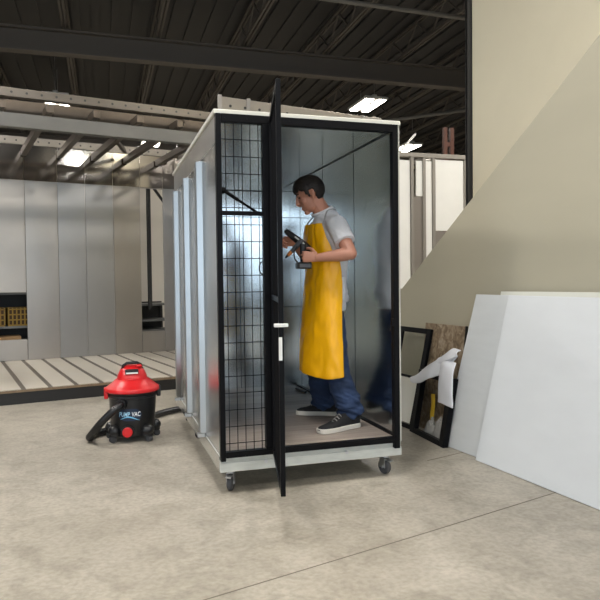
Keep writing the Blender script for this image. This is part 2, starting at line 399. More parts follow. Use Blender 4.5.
# tracks with holes
def track(y, z, h, x0=XL, x1=XR, m=TRACK):
    q = MB(); q.box(x0, x1, y-.003, y, z, z+h, LT); q.box(x0, x1, y, y+.10, z+h, z+h+.004, LT); q.box(x0, x1, y, y+.10, z-.004, z, LT)
    o = q.build('roof_track', m, room)
    q = MB(); k = x0+.12
    while k < x1:
        q.cyl(L(k, y-.0045, z+h*.5), L(k, y-.002, z+h*.5), .014, 10); k += .16
    q.build('track_hole', DARK, o)
track(PT-.03, 3.55, .11)
track(.02, 3.49, .09, m=mat('dull track metal', srgb(100, 94, 86), .35, .6, var=.05))
mb = MB(); mb.box(XL, XR, .0, .11, 3.14, 3.30, LT); mb.build('front_beam', BEAM, room, .006)
mb = MB(); mb.box(XL, XR, 1.45, 1.53, 3.47, 3.55, LT); mb.build('purlin', RAFT, room)
mb = MB(); mb.box(XL, XR, .45, .53, 3.34, 3.56, LT); mb.build('purlin', RAFT, room)
for x in (-1.0, -.45, .1, .62, 1.15, 1.68, 2.2, 2.75):
    mb = MB(); mb.box(x-.04, x+.04, .10, PT-.04, 3.37, 3.47, LT); mb.build('rafter', RAFT, room, .004)
for x0, x1, ya, yb in ((-.9, -.1, .3, 2.6), (1.2, 2.1, .4, 2.6), (2.3, 3.0, .3, 2.7)):
    mb = MB(); mb.bar(L(x0, ya, 3.50), L(x1, yb, 3.50), .05, .05); mb.build('roof_bar', RAFT, room)
for x, y in ((XL+.05, .05), (2.95, .05)):
    mb = MB(); mb.box(x-.04, x+.04, y-.04, y+.06, .172, 3.14, LT); mb.build('corner_post', BEAM, room)
# steel stud and brace seen in the tall opening
mb = MB(); mb.box(2.60, 2.655, PT+.10, PT+.18, .9, 3.5, LT); mb.build('wall_stud', DARK, room)
mb = MB(); mb.bar(L(2.70, PT+.14, 3.05), L(2.95, PT+.14, 2.72), .04); mb.build('stud_brace', DARK, room)
# pale wall board standing behind the opening
mb = MB(); mb.box(1.6, 4.2, 4.25, 4.31, 0, 3.3, LT)
tag(mb.build('partition_board', mat('pale partition paint', srgb(222, 216, 204), .7), base=L(2.9, 4.28, 0)), 'pale partition board seen through the tall opening in the steel panels', 'partition')

# shelving behind the openings
shm = mat('grey shelf steel', srgb(120, 120, 118), .45, .5)
def shelf(x0, x1, zs, label):
    t = thing('shelving_rack', label, 'shelving', L((x0+x1)/2, 3.6, 0))
    for z in zs:
        q = MB(); q.box(x0, x1, 3.30, 3.85, z, z+.035, LT); q.build('shelf', shm, t)
    for x in (x0+.02, x1-.02):
        for y in (3.32, 3.83):
            q = MB(); q.box(x-.02, x+.02, y-.02, y+.02, 0, max(zs)+.02, LT); q.build('upright', DARK, t)
    q = MB(); q.box(x0, x1, 3.86, 3.87, .0, max(zs)+.06, LT); q.build('dark_backing', DARK, t)  # dark sheet added to make the view behind the shelves dim
    return t
shelf(-.30, .85, (.42, .66, 1.20), 'low grey shelving behind the opening at far left')
shelf(2.40, 3.05, (.50, .68, .96), 'low dark shelving behind the tall narrow opening')
YEL = mat('yellow crate plastic', srgb(158, 126, 44), .5)
def crate(x, lab):
    t = thing('plastic_crate', lab, 'crate', L(x, 3.36, .695), 'yellow crates on the low shelf')
    q = MB()
    for i in range(7): q.box(x-.19+i*.06, x-.17+i*.06, 3.32, 3.335, .695, .99, LT)
    for i in range(4): q.box(x-.19, x+.19, 3.32, 3.335, .70+i*.085, .72+i*.085, LT)
    q.build('crate_front', YEL, t)
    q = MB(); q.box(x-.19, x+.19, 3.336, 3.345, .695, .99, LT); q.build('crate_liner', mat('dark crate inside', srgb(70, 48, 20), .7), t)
    q = MB(); q.box(x-.19, x-.18, 3.345, 3.72, .695, .99, LT); q.box(x+.18, x+.19, 3.345, 3.72, .695, .99, LT); q.box(x-.19, x+.19, 3.71, 3.72, .695, .99, LT); q.box(x-.19, x+.19, 3.33, 3.72, .695, .71, LT)
    q.build('crate_body', YEL, t)
crate(.56, 'yellow plastic crate on the low shelf, the one nearer the steel panels')
crate(.14, 'yellow plastic crate on the low shelf, cut by the left edge of the photo')
mb = MB(); mb.box(.1, .56, 3.34, 3.7, .455, .53, LT)
tag(mb.build('cardboard_box', mat('tan cardboard', srgb(172, 138, 98), .8), bevel=.004, base=L(.33, 3.5, .455)), 'flat tan cardboard box on the lowest shelf under the yellow crates', 'box')

# ================================================================== RIGHT REAR: white panelled frame
wr = thing('panelled_partition', 'white panelled steel stud partition behind the diagonal wall', 'partition', (5.4, 7, 0))
STUD = mat('galvanised stud', srgb(148, 142, 132), .5, .3)
WPAN = mat('white wall panel', srgb(232, 230, 222), .5, var=.02)
GPAN = mat('bare grey panel', srgb(140, 132, 122), .5, .3)
def wp(nm, x0, x1, z0, z1, m, y=7.0, d=.03):
    q = MB(); q.box(x0, x1, y, y+d, z0, z1); q.build(nm, m, wr, .003)
wp('white_panel', 4.55, 4.90, 1.20, 3.62, WPAN)
wp('white_panel', 5.03, 5.17, 2.95, 3.62, WPAN)
wp('bare_panel', 4.98, 5.20, 0, 2.94, GPAN, 7.01)
wp('white_panel', 5.23, 5.36, .6, 3.62, WPAN)
wp('white_panel', 5.43, 6.05, 2.30, 3.66, WPAN)
wp('bare_panel', 5.43, 6.05, 0, 2.29, GPAN, 7.01)
for x in (4.94, 5.19, 5.395, 6.08): wp('stud', x-.03, x+.03, 0, 3.70, STUD, 6.97, .08)
wp('top_rail', 4.4, 6.12, 3.68, 3.76, STUD, 6.96, .10)
q = MB(); q.bar((4.67, 7, 3.74), (5.02, 7, 4.12), .035); q.build('roof_bar', WPAN, wr)  # white bar standing in for a thin bright tube
q = MB()
for x in (4.5, 5.2, 5.9): q.box(x-.03, x+.03, 7.05, 8.3, 3.64, 3.70)
q.build('rear_rafter', STUD, wr)
rk = thing('storage_rack', 'orange pallet rack end standing behind the white panelled partition', 'rack', (6.5, 8.3, 0))
OR = mat('orange rack paint', srgb(104, 62, 44), .5)
for x in (6.36, 6.52):
    q = MB(); q.box(x-.04, x+.04, 8.2, 8.28, 0, 4.6); q.build('upright', OR, rk)
for z in (3.2, 4.2):
    q = MB(); q.box(6.36, 6.52, 8.21, 8.27, z, z+.09); q.build('beam', OR, rk)

# ================================================================== METAL BOOTH
CH = .148; W_, D_, HT = 1.27, 2.43, 2.448
booth = thing('metal_booth', 'galvanised steel booth on casters with a black framed mesh front', 'booth', (W_/2, D_/2, 0))
Zb = .245; ZF = .279
mb = MB(); mb.box(0, W_, 0, .04, CH, Zb-.036); mb.box(0.004, W_-.004, .006, .04, Zb-.036, Zb)
mb.box(0, .04, .04, D_, CH, Zb); mb.box(W_-.04, W_, .04, D_, CH, Zb); mb.box(.04, W_-.04, D_-.04, D_, CH, Zb)
mb.box(.04, W_-.04, .04, D_-.04, Zb-.03, Zb-.002)
bf = mb.build('base_frame', BASEW, booth, .004)
for (x, z) in ((.86, CH+.058), (.30, CH+.05)): mb = MB(); mb.cyl((x, -.006, z), (x, .004, z), .012, 10); mb.build('bolt', ZINC, bf)
mb = MB(); mb.box(.03, 1.235, .03, D_-.03, Zb, ZF); mb.build('floor_panel', plank_mat('worn grey brown planks', srgb(120, 108, 100), srgb(164, 152, 142), 1, .16, .42), booth)
# left wall: three sheets with raised ribs
RIBM = mat('galvanised rib', (.44, .46, .47, 1), .36, 1.0, var=.04, vscale=5)
YR = (.62, 1.37, 2.15)
ys = (.03, .66, 1.41, D_)
for i in range(3):
    q = MB(); q.box(.006, .018, ys[i]+.002, ys[i+1]-.002, CH+.10, HT-.03); q.build('side_sheet', GALV, booth)
for y in YR:
    q = MB(); q.prism([(.006, y-.03, .27), (-.036, y, .27), (-.036, y+.03, .27), (-.026, y+.042, .27), (-.036, y+.054, .27), (-.036, y+.085, .27), (.006, y+.10, .27)], (0, 0, 1.96))
    o = q.build('rib', RIBM, booth, .003)
    q = MB(); q.box(-.05, .0, y+.01, y+.06, .235, .262); q.cyl((-.052, y+.035, .245), (-.04, y+.035, .245), .014, 8); q.build('rib_bolt', ZINC, o)
q = MB(); q.box(-.003, .0, .012, D_, CH+.004, CH+.10); q.build('side_skirt', GALV, booth)
q = MB(); q.box(.003, .006, .03, D_, HT-.20, HT-.03); q.build('header_band', mat('galvanised trim', (.55, .54, .52, 1), .35, 1.0, var=.06), booth)
# lining (right wall, back wall, left inner, ceiling)
for a, b in ((.03, .746), (.75, 1.496), (1.5, 2.20), (2.204, D_-.03)):
    q = MB(); q.box(1.232, 1.243, a, b, ZF, HT-.06); q.build('lining_sheet', GALV_IN, booth)
for a, b in ((ZF, 1.10), (1.104, 2.02), (2.024, 2.29), (2.294, HT-.06)):
    q = MB(); q.box(.03, .64, D_-.045, D_-.033, a, b); q.box(.644, 1.232, D_-.045, D_-.033, a, b); q.build('back_sheet', GALV_IN, booth)
SEAM = mat('dark seam strip', srgb(70, 76, 78), .5)  # for dark strips laid over the sheet joints and along the ceiling corner
for y in (.748, 1.498, 2.202):
    q = MB(); q.box(1.2305, 1.234, y-.004, y+.004, ZF, HT-.06); q.build('seam_strip', SEAM, booth)
q = MB(); q.box(.639, .645, D_-.047, D_-.044, ZF, HT-.06); q.build('seam_strip', SEAM, booth)
for z in (1.102, 2.022, 2.292):
    q = MB(); q.box(.03, 1.232, D_-.047, D_-.044, z-.003, z+.003); q.build('seam_strip', SEAM, booth)
q = MB(); q.box(1.222, 1.232, .03, D_-.05, HT-.063, HT-.058); q.build('corner_strip', SEAM, booth)
q = MB(); q.box(.0185, .026, .04, D_-.045, ZF, HT-.06); q.build('inner_sheet', GALV_IN, booth)
q = MB(); q.box(.02, 1.24, .03, D_-.03, HT-.058, HT-.05); q.build('ceiling_sheet', GALV_IN, booth)
q = MB(); q.box(.03, 1.24, D_-.03, D_-.004, ZF, HT-.05); q.box(1.244, W_-.002, .04, D_, Zb, HT-.03); q.build('outer_sheet', GALV, booth)
# rim and right jamb
q = MB(); q.box(-.012, W_+.004, -.012, D_+.01, HT-.032, HT); q.box(1.246, W_, -.004, .05, Zb, HT-.032)
q.build('roof_rim', WHITE, booth, .006)
q = MB(); q.box(1.215, 1.2315, .05, D_-.1, ZF, ZF+.012); q.build('floor_trim', BLACK, booth)
# black front frame
y0, y1 = -.03, .02
frame = MB()
frame.box(.0, .034, y0, y1, .225, 2.418); frame.box(1.205, 1.246, y0, y1, .205, 2.418)
frame.box(.034, 1.205, y0, y1, .245, .283); frame.box(.034, 1.205, y0, y1, 2.365, 2.418); frame.box(.298, .345, y0, y1, .283, 2.365)
fo = frame.build('front_frame', BLACK, booth, .004)
for i in range(9): q = MB(); q.cyl((.06+i*.14, y0-.004, 2.392), (.06+i*.14, y0, 2.392), .005, 8); q.build('screw', BLACK, fo)
# fixed mesh panel
q = MB()
for x in (.062, .115, .168, .221, .274): q.cyl((x, -.008, .283), (x, -.008, 2.365), .0026, 6)
z = .335
while z < 2.36: q.cyl((.034, -.012, z), (.298, -.012, z), .0026, 6); z += .107
q.build('wire_mesh', BLACKM, booth)
q = MB(); q.box(.034, .298, -.02, .008, 1.785, 1.812); q.build('mid_rail', BLACK, booth, .003)
q = MB(); q.cyl((.055, .03, 1.945), (.318, .045, 1.785), .0085, 10); q.cyl((.055, .03, 1.945), (.15, .035, 1.887), .012, 10); q.ell((.052, .028, 1.945), .018, .016, .022); q.build('gas_strut', BLACK, booth, smooth='auto')
q = MB(); q.tube([(.277, -.035, 1.44+.05*math.cos(a)) if False else (.285-.022*math.sin(a), -.04, 1.45+.04*math.cos(a)) for a in [i*PI/8 for i in range(9)]], .004, 6); q.build('pull_handle', BLACK, booth, smooth=True)
# latch keeper on the right post
q = MB(); q.box(1.19, 1.206, -.03, -.005, 1.05, 1.10); q.build('latch_keeper', BLACK, booth)
# door, swung open towards the camera
hinge = Vector((.352, -.036, 0)); free = Vector((.184, -.835, 0)); dd = (free-hinge).normalized(); nn = Vector((-dd.y, dd.x, 0)); DW = (free-hinge).length
DT = Matrix(((dd.x, nn.x, 0, hinge.x), (dd.y, nn.y, 0, hinge.y), (0, 0, 1, 0), (0, 0, 0, 1)))
dz0, dz1 = .243, 2.40
q = MB(); t = .013
q.box(0, .035, -t, t, dz0, dz1, DT); q.box(DW-.035, DW, -t, t, dz0, dz1, DT); q.box(.035, DW-.035, -t, t, dz0, dz0+.035, DT); q.box(.035, DW-.035, -t, t, dz1-.035, dz1, DT); q.box(.035, DW-.035, -t*.8, t*.8, 1.25, 1.28, DT)
door = q.build('mesh_door', BLACK, booth, .003)
q = MB(); x = .07
while x < DW-.04: q.cyl(DT @ Vector((x, 0, dz0+.035)), DT @ Vector((x, 0, dz1-.035)), .0026, 6); x += .053
z = dz0+.09
while z < dz1-.04: q.cyl(DT @ Vector((.035, .004, z)), DT @ Vector((DW-.035, .004, z)), .0026, 6); z += .107
q.build('wire_mesh', BLACKM, door)
WPL = mat('white plastic', srgb(232, 232, 228), .4)
q = MB(); q.box(DW-.012, DW+.012, -.038, .036, 1.128, 1.146, DT); q.cyl(DT @ Vector((DW-.02, -.03, 1.137)), DT @ Vector((DW-.02, .03, 1.137)), .008, 8); q.build('latch_bar', WPL, door, .003)
q = MB(); q.box(DW, DW+.003, -.014, .004, .955, 1.075, DT); q.build('label_strip', WPL, door)
for z in (.45, 1.33, 2.2):
    q = MB(); q.cyl((.35, -.04, z), (.35, -.04, z+.09), .011, 10); q.build('hinge', BLACK, door)
# casters
def caster(x, y, ang, bright):
    q = MB(); q.box(x-.05, x+.05, y-.05, y+.05, CH-.008, CH); q.cyl((x, y, CH-.008), (x, y, CH-.03), .026, 14)
    R = Matrix.Translation((x, y, 0)) @ Matrix.Rotation(ang, 4, 'Z')
    for s in (-.024, .021): q.box(-.028, .03, s, s+.003, .045, CH-.028, R)
    q.box(-.028, .03, -.024, .024, CH-.034, CH-.028, R)
    q.box(-.075, -.02, -.018, .018, CH-.05, CH-.04, R)
    c = q.build('caster', ZINC if bright else DARK, booth, .002)
    q = MB(); Rm = (R @ Matrix.Translation((0, 0, .052))).to_3x3(); RT = Rm @ Matrix.Rotation(PI/2, 3, 'X')
    q.lathe([(.012, -.018), (.046, -.018), (.052, -.012), (.052, .012), (.046, .018), (.012, .018)], R @ Vector((0, 0, .052)), 28, RT)
    q.build('wheel', RUBBER, c, smooth='auto')
    q = MB(); q.cyl(R @ Vector((0, -.028, .052)), R @ Vector((0, .028, .052)), .011, 12); q.build('axle', ZINC, c)
caster(.085, .10, 1.15, True); caster(1.185, .10, 1.9, True); caster(.085, 1.60, 1.2, False); caster(1.185, 1.60, 1.0, False); caster(.085, 2.33, 1.5, False); caster(1.185, 2.33, 1.5, False)
# perforated channel lying on the roof
ch = thing('perforated_channel', 'perforated steel channel lying on the booth roof', 'steel channel', (.6, .25, HT))
q = MB(); a = Vector((.05, .10, HT+.055)); b = Vector((1.25, .36, HT+.055)); q.bar(a, b, .006, .11)
q.bar(a+Vector((0, .03, .052)), b+Vector((0, .03, .052)), .06, .006); q.bar(a+Vector((0, .03, -.052)), b+Vector((0, .03, -.052)), .06, .006); q.build('channel_web', TRACK, ch, .002)
k = .06
while k < 1: p = a.lerp(b, k); q = MB(); q.cyl(p+Vector((0, -.006, 0)), p+Vector((0, 0, 0)), .009, 8); q.build('channel_hole', DARK, ch); k += .085
for k in (.0, .165, .33, .99): p = a.lerp(b, k); q = MB(); q.box(p.x-.012, p.x+.012, p.y-.012, p.y+.01, HT, HT+.118); q.build('channel_lip', TRACK, ch)
q = MB(); q.prism([(.44, .46, HT), (.44, .46, HT+.09), (.60, .46, HT+.165), (.60, .46, HT)], (0, .08, 0))
tag(q.build('timber_wedge', mat('raw pine', srgb(196, 164, 112), .6, var=.1, vscale=12), base=(.52, .5, HT)), 'small pine wedge standing behind the channel on the booth roof', 'wood block')
q = MB(); q.box(1.02, 1.16, .05, .12, HT, HT+.03); br = q.build('roof_bracket', TRACK, None, .003, base=(1.1, .08, HT))
q = MB(); q.cyl((1.04, .08, HT+.03), (1.04, .08, HT+.04), .01, 8); q.build('bolt', ZINC, br)
tag(br, 'small flat metal bracket on the booth roof at its right front corner', 'bracket')


# ================================================================== RIGHT: boards and frames leaning on the wall
def quad_board(name, pts, th, m, label, cat, group=None, parent=None):
    """board through 4 corner points (bottom left, bottom right, top right, top left), thickness th away from the viewer"""
    P = [Vector(p) for p in pts]; n = (P[1]-P[0]).cross(P[3]-P[0]).normalized()
    if n.x < 0: n = -n
    q = MB(); q.prism(P, n*th)
    lo = min((v.z for v in q.v)); 
    q.v = [v-Vector((0, 0, lo)) for v in q.v]
    o = q.build(name, m, parent, .002, base=(P[0]+P[1])/2*1.0 if parent is None else None)
    if parent is None: tag(o, label, cat, group)
    return o
quad_board('rigid_board', [(1.960, .66, 0), (2.206, -1.75, 0), (2.42, -1.75, 1.23), (2.185, .50, 1.235)], .03, FOAM2,
           'white rigid board leaning on the wall, half hidden behind the larger one in front', 'board', 'white boards leaning on the beige wall')
quad_board('rigid_board', [(1.958, .165, 0), (2.165, -2.27, 0), (2.42, -2.27, 1.215), (2.186, .07, 1.235)], .028, FOAM,
           'large white rigid board in front, leaning at the right edge of the photo', 'board', 'white boards leaning on the beige wall')
quad_board('rigid_board', [(2.06, .26, 0), (2.27, -1.95, 0), (2.48, -1.95, 1.27), (2.25, .26, 1.262)], .025, mat('board with pine edge', srgb(214, 214, 204), .6),
           'rearmost board of the leaning stack, only its pale top edge showing', 'board', 'white boards leaning on the beige wall')

def lean_frame(name, label, y0, y1, xb, xt, h, sw, th, rails, parts, slope, cat='frame'):
    """rectangular frame leaning on the wall; y0 > y1 are left and right ends; sw = stile width"""
    t = thing(name, label, cat, (xb, (y0+y1)/2, 0))
    e1 = Vector((slope*(y0-y1), y1-y0, 0)).normalized(); w = (y0-y1)
    up = Vector((xt-xb, 0, h)); Ln = up.length; up.normalize()
    nrm = e1.cross(up).normalized()
    if nrm.x < 0: nrm = -nrm
    B = Vector((xb, y0, 0))
    T = Matrix(((e1.x, nrm.x, up.x, B.x), (e1.y, nrm.y, up.y, B.y), (e1.z, nrm.z, up.z, B.z), (0, 0, 0, 1)))
    q = MB()
    q.box(0, sw, 0, th, 0, Ln, T); q.box(w-sw, w, 0, th, 0, Ln, T); q.box(sw, w-sw, 0, th, 0, sw*.6, T); q.box(sw, w-sw, 0, th, Ln-sw*.7, Ln, T)
    for r in rails: q.box(sw, w-sw, 0, th, r-.012, r+.012, T)
    q.build('frame', BLACK, t, .003)
    for nm, z0, z1, m in parts:
        q = MB(); q.box(sw-.004, w-sw+.004, th*.5, th*.5+.006, z0, z1 if z1 else Ln-sw*.6, T); q.build(nm, m, t)
    return t
GLS = bpy.data.materials.new('clear pane'); GLS.use_nodes = True
_b = GLS.node_tree.nodes['Principled BSDF']; _b.inputs['Transmission Weight'].default_value = 1; _b.inputs['Roughness'].default_value = .02; _b.inputs['IOR'].default_value = 1.12; _b.inputs['Base Color'].default_value = (.97, .98, .97, 1)
lean_frame('framed_panel', 'black framed panel with a clear upper pane, leaning by the booth corner', 1.72, 1.185, 1.905, 2.10, .912, .068, .028, (.47,),
           (('pane', .482, None, GLS), ('lower_panel', .05, .458, WPAN)), .1)
lean_frame('open_frame', 'low black open frame leaning in front of the taller framed panel and brown slab', 1.185, .56, 1.925, 2.025, .56, .075, .05, (), (), -.03)
SLAB = bpy.data.materials.new('brown mottled stone'); SLAB.use_nodes = True
nt = SLAB.node_tree; tc = nt.nodes.new('ShaderNodeTexCoord'); mp = nt.nodes.new('ShaderNodeMapping'); mp.inputs['Scale'].default_value = (1, 1.3, 1); mp.inputs['Rotation'].default_value = (.5, 0, 0)
nz = nt.nodes.new('ShaderNodeTexNoise'); nz.inputs['Scale'].default_value = 13; nz.inputs['Detail'].default_value = 9; nz.inputs['Distortion'].default_value = 1.2
cr = nt.nodes.new('ShaderNodeValToRGB'); el = cr.color_ramp.elements
el[0].position = .3; el[0].color = srgb(92, 76, 60); el[1].position = .72; el[1].color = srgb(176, 162, 142); e2 = el.new(.5); e2.color = srgb(136, 116, 92)
nt.links.new(tc.outputs['Object'], mp.inputs[0]); nt.links.new(mp.outputs[0], nz.inputs['Vector']); nt.links.new(nz.outputs[0], cr.inputs[0])
nt.links.new(cr.outputs[0], nt.nodes['Principled BSDF'].inputs['Base Color']); nt.nodes['Principled BSDF'].inputs['Roughness'].default_value = .45
sl = thing('stone_slab', 'brown mottled slab leaning on the wall behind the low black frame', 'slab', (2.1, 1.08, 0))
quad_board('slab_face', [(2.080, 1.325, 0), (2.138, .735, 0), (2.230, .735, .962), (2.172, 1.325, .962)], .02, SLAB, '', '', parent=sl)
quad_board('edge_trim', [(2.137, .736, 0), (2.138, .728, 0), (2.230, .728, .964), (2.229, .736, .964)], .026, DARK, '', '', parent=sl)
# yellow strap hanging behind the low frame
q = MB(); q.tube([(2.06, .99, .36), (2.055, .98, .27), (2.05, .995, .16), (2.045, .98, .02)], (.035, .006), 10, side=(0, 1, 0))
tag(q.build('yellow_strap', mat('yellow fabric', srgb(216, 176, 40), .6), smooth=True, base=(2.0, 1.02, 0)), 'yellow fabric strip hanging inside the low black frame', 'strap')
# crumpled clear wrap
q = MB(); rows = []
rnd = random.Random(3)
for i in range(17):
    r = []
    for j in range(23):
        y = 1.07-.42*j/22; x = 1.990+.070*i/16
        ed = min(1, min(i, 16-i)/4, min(j, 22-j)/4)
        hgt = .006+(.075+.13*abs(noise.noise((x*16, y*12, 1.7)))+.07*abs(noise.noise((x*40, y*34, 4))))*ed
        r.append(Vector((x+.012*noise.noise((x*30, y*30, 9))*ed, y+.02*noise.noise((x*30, y*30, 3))*ed, hgt)))
    rows.append(r)
q.grid(rows)
WRAP = mat('crumpled clear film', srgb(206, 204, 200), .15, spec=.9)
WRAP.node_tree.nodes['Principled BSDF'].inputs['Transmission Weight'].default_value = .35
o = q.build('plastic_wrap', WRAP, base=(1.98, .8, 0)); sm = o.modifiers.new('thick', 'SOLIDIFY'); sm.thickness = .001
tag(o, 'crumpled clear plastic wrap lying on the floor inside the low black frame', 'plastic wrap')
# white foam sheet draped over the frame
CLOTH = mat('white packing foam sheet', srgb(228, 229, 236), .6, bump=.05, bscale=30)
cl = thing('foam_sheet', 'white foam sheet flopped over the low black frame beside the boards', 'packing sheet', (2.05, .8, .5))
def strip(name, path, half, nn_, wob=.01):
    rows = []; n = 26
    P = [Vector(p) for p in path]
    def cm(t):
        t *= len(P)-1; i = min(int(t), len(P)-2); u = t-i
        p0, p1, p2, p3 = P[max(i-1, 0)], P[i], P[i+1], P[min(i+2, len(P)-1)]
        return .5*((2*p1)+(-p0+p2)*u+(2*p0-5*p1+4*p2-p3)*u*u+(-p0+3*p1-3*p2+p3)*u*u*u)
    for i in range(n):
        t = i/(n-1); c = cm(t); hw = half(t); ax = Vector(nn_(t)).normalized(); r = []
        for j in range(11):
            s = j/5-1; p = c+ax*(s*hw)
            r.append(p+Vector((-.02*(1-s*s), 0, .012*(1-s*s)))+Vector((noise.noise(p*9), 0, noise.noise(p*9+Vector((5, 5, 5)))))*wob)
        rows.append(r)
    q = MB(); q.grid(rows); o = q.build(name, CLOTH, cl, smooth=True)
    so = o.modifiers.new('thick', 'SOLIDIFY'); so.thickness = .012; so.offset = 0
    ss = o.modifiers.new('sub', 'SUBSURF'); ss.levels = 1; ss.render_levels = 1
    return o
strip('flopped_end', [(2.00, 1.27, .455), (1.99, 1.15, .475), (1.99, .99, .545), (2.00, .83, .615), (2.02, .72, .65), (2.06, .62, .655)],
      lambda t: .015+.075*math.sin(min(1, t*1.25+.05)*PI*.62), lambda t: (.55, .2, .8) if t < .6 else (.4, .1, .9), .012)
strip('hanging_fold', [(2.02, .64, .69), (1.985, .625, .63), (1.97, .615, .52), (1.965, .61, .42), (1.96, .605, .335)],
      lambda t: .115+.01*t, lambda t: (.05, 1, .02), .012)
strip('upper_fold', [(2.01, .85, .62), (2.03, .74, .70), (2.035, .64, .745), (2.045, .53, .765)],
      lambda t: .02+.045*math.sin(t*PI*.9), lambda t: (.6, .4, .6), .015)

# ================================================================== VACUUM
vx, vy = -.46, 1.775
vac = thing('wet_dry_vacuum', 'red and black wet dry vacuum on the floor beside the booth', 'vacuum cleaner', (vx, vy, 0))
VBLK = mat('black moulded plastic', srgb(20, 20, 22), .35); VRED = mat('red moulded plastic', srgb(206, 26, 30), .32); 
q = MB(); q.lathe([(.0, .045), (.165, .045), (.178, .055), (.183, .09), (.186, .10), (.200, .375), (.206, .38), (.206, .40), (.200, .405), (.203, .425), (0, .425)], (vx, vy, 0), 56)
drum = q.build('drum', VBLK, vac, smooth='auto')
q = MB(); q.lathe([(0, .425), (.226, .425), (.233, .433), (.233, .452), (.226, .461), (.215, .467), (.178, .495), (.146, .525), (.134, .532), (0, .532)], (vx, vy, 0), 56)
lid = q.build('lid', VRED, vac, smooth='auto')
for s in (-1, 1):
    q = MB(); q.box(vx+s*.222-.018, vx+s*.222+.018, vy-.045, vy+.045, .365, .46); q.build('lid_latch', VBLK if s > 0 else VRED, vac, .008)
# motor head: rounded block, wider than deep, sloping face
q = MB(); secs = [(.524, .130, .120, 0), (.560, .124, .112, 0), (.600, .106, .094, .010), (.630, .088, .076, .018), (.642, .065, .052, .02), (.645, 0.001, .001, .02)]
vs = []; fs = []; n = 40
for z, a, b, oy in secs:
    for k in range(n):
        t = 2*PI*k/n; c, sn = math.cos(t), math.sin(t); e = .72
        vs.append(Vector((vx+a*math.copysign(abs(c)**e, c), vy+oy+b*math.copysign(abs(sn)**e, sn), z)))
for i in range(len(secs)-1):
    for k in range(n): k2 = (k+1) % n; fs.append((i*n+k, i*n+k2, (i+1)*n+k2, (i+1)*n+k))
fs.append(tuple(range(n-1, -1, -1))); q.add(vs, fs)
head = q.build('motor_head', VRED, vac, smooth='auto')
q = MB(); q.tube([(vx-.082, vy-.02, .608), (vx-.075, vy-.03, .648), (vx-.045, vy-.035, .668), (vx+.04, vy-.035, .670), (vx+.072, vy-.03, .653), (vx+.085, vy-.02, .612)], .013, 10)
q.build('carry_handle', VBLK, vac, smooth=True)
q = MB(); q.box(vx-.062, vx+.05, vy-.113, vy-.07, .580, .620, None); q.build('switch_panel', VBLK, head, .006)
q = MB(); q.box(vx-.055, vx+.043, vy-.116, vy-.112, .582, .596); q.build('label_strip', WPL, head)
q = MB(); q.ell((vx+.055, vy-.05, .640), .03, .02, .018); q.build('switch_knob', VRED, head, smooth=True)
# red drain plug
q = MB(); q.cyl((vx-.055, vy-.20, .10), (vx-.05, vy-.14, .10), .052, 28); q.build('plug_collar', VBLK, vac, .005)
q = MB(); q.cyl((vx-.057, vy-.216, .10), (vx-.054, vy-.185, .10), .043, 28); q.build('drain_plug', VRED, vac, .006)
# feet with casters
for ang in (-146, -54, 12, 160):
    a = math.radians(ang); cx, cy = vx+.19*math.cos(a), vy+.19*math.sin(a)
    q = MB(); q.ell((cx, cy, .10), .058, .058, .05); q.cyl((cx, cy, .055), (cx, cy, .11), .05, 20)
    f = q.build('caster_foot', VBLK, vac, smooth='auto')
    q = MB(); ox, oy = .02*math.cos(a), .02*math.sin(a); ta = Vector((-math.sin(a), math.cos(a), 0))
    q.cyl(Vector((cx+ox, cy+oy, .029))-ta*.018, Vector((cx+ox, cy+oy, .029))+ta*.018, .029, 20); q.build('caster_wheel', RUBBER, f, .003)
# hose: ribbed tube
hp = [(-.545, 1.615, .345), (-.585, 1.53, .332), (-.65, 1.51, .285), (-.73, 1.545, .20), (-.79, 1.63, .11), (-.825, 1.74, .045), (-.80, 1.87, .036), (-.70, 1.97, .036), (-.52, 2.10, .036), (-.33, 2.38, .036), (-.14, 2.62, .036), (.12, 2.80, .036), (.42, 2.92, .036)]
def crs(P, per):
    P = [Vector(p) for p in P]; out = []
    for i in range(len(P)-1):
        p0, p1, p2, p3 = P[max(i-1, 0)], P[i], P[i+1], P[min(i+2, len(P)-1)]
        for k in range(per):
            u = k/per; out.append(.5*((2*p1)+(-p0+p2)*u+(2*p0-5*p1+4*p2-p3)*u*u+(-p0+3*p1-3*p2+p3)*u*u*u))
    return out+[P[-1]]
hs = crs(hp, 14)
q = MB(); q.tube(hs, [.033 if i % 2 else .029 for i in range(len(hs))], 14); q.build('hose', VBLK, vac, smooth=True)
q = MB(); q.cyl((-.53, 1.645, .347), (-.568, 1.565, .338), .043, 20); q.build('hose_cuff', VBLK, vac, .004)
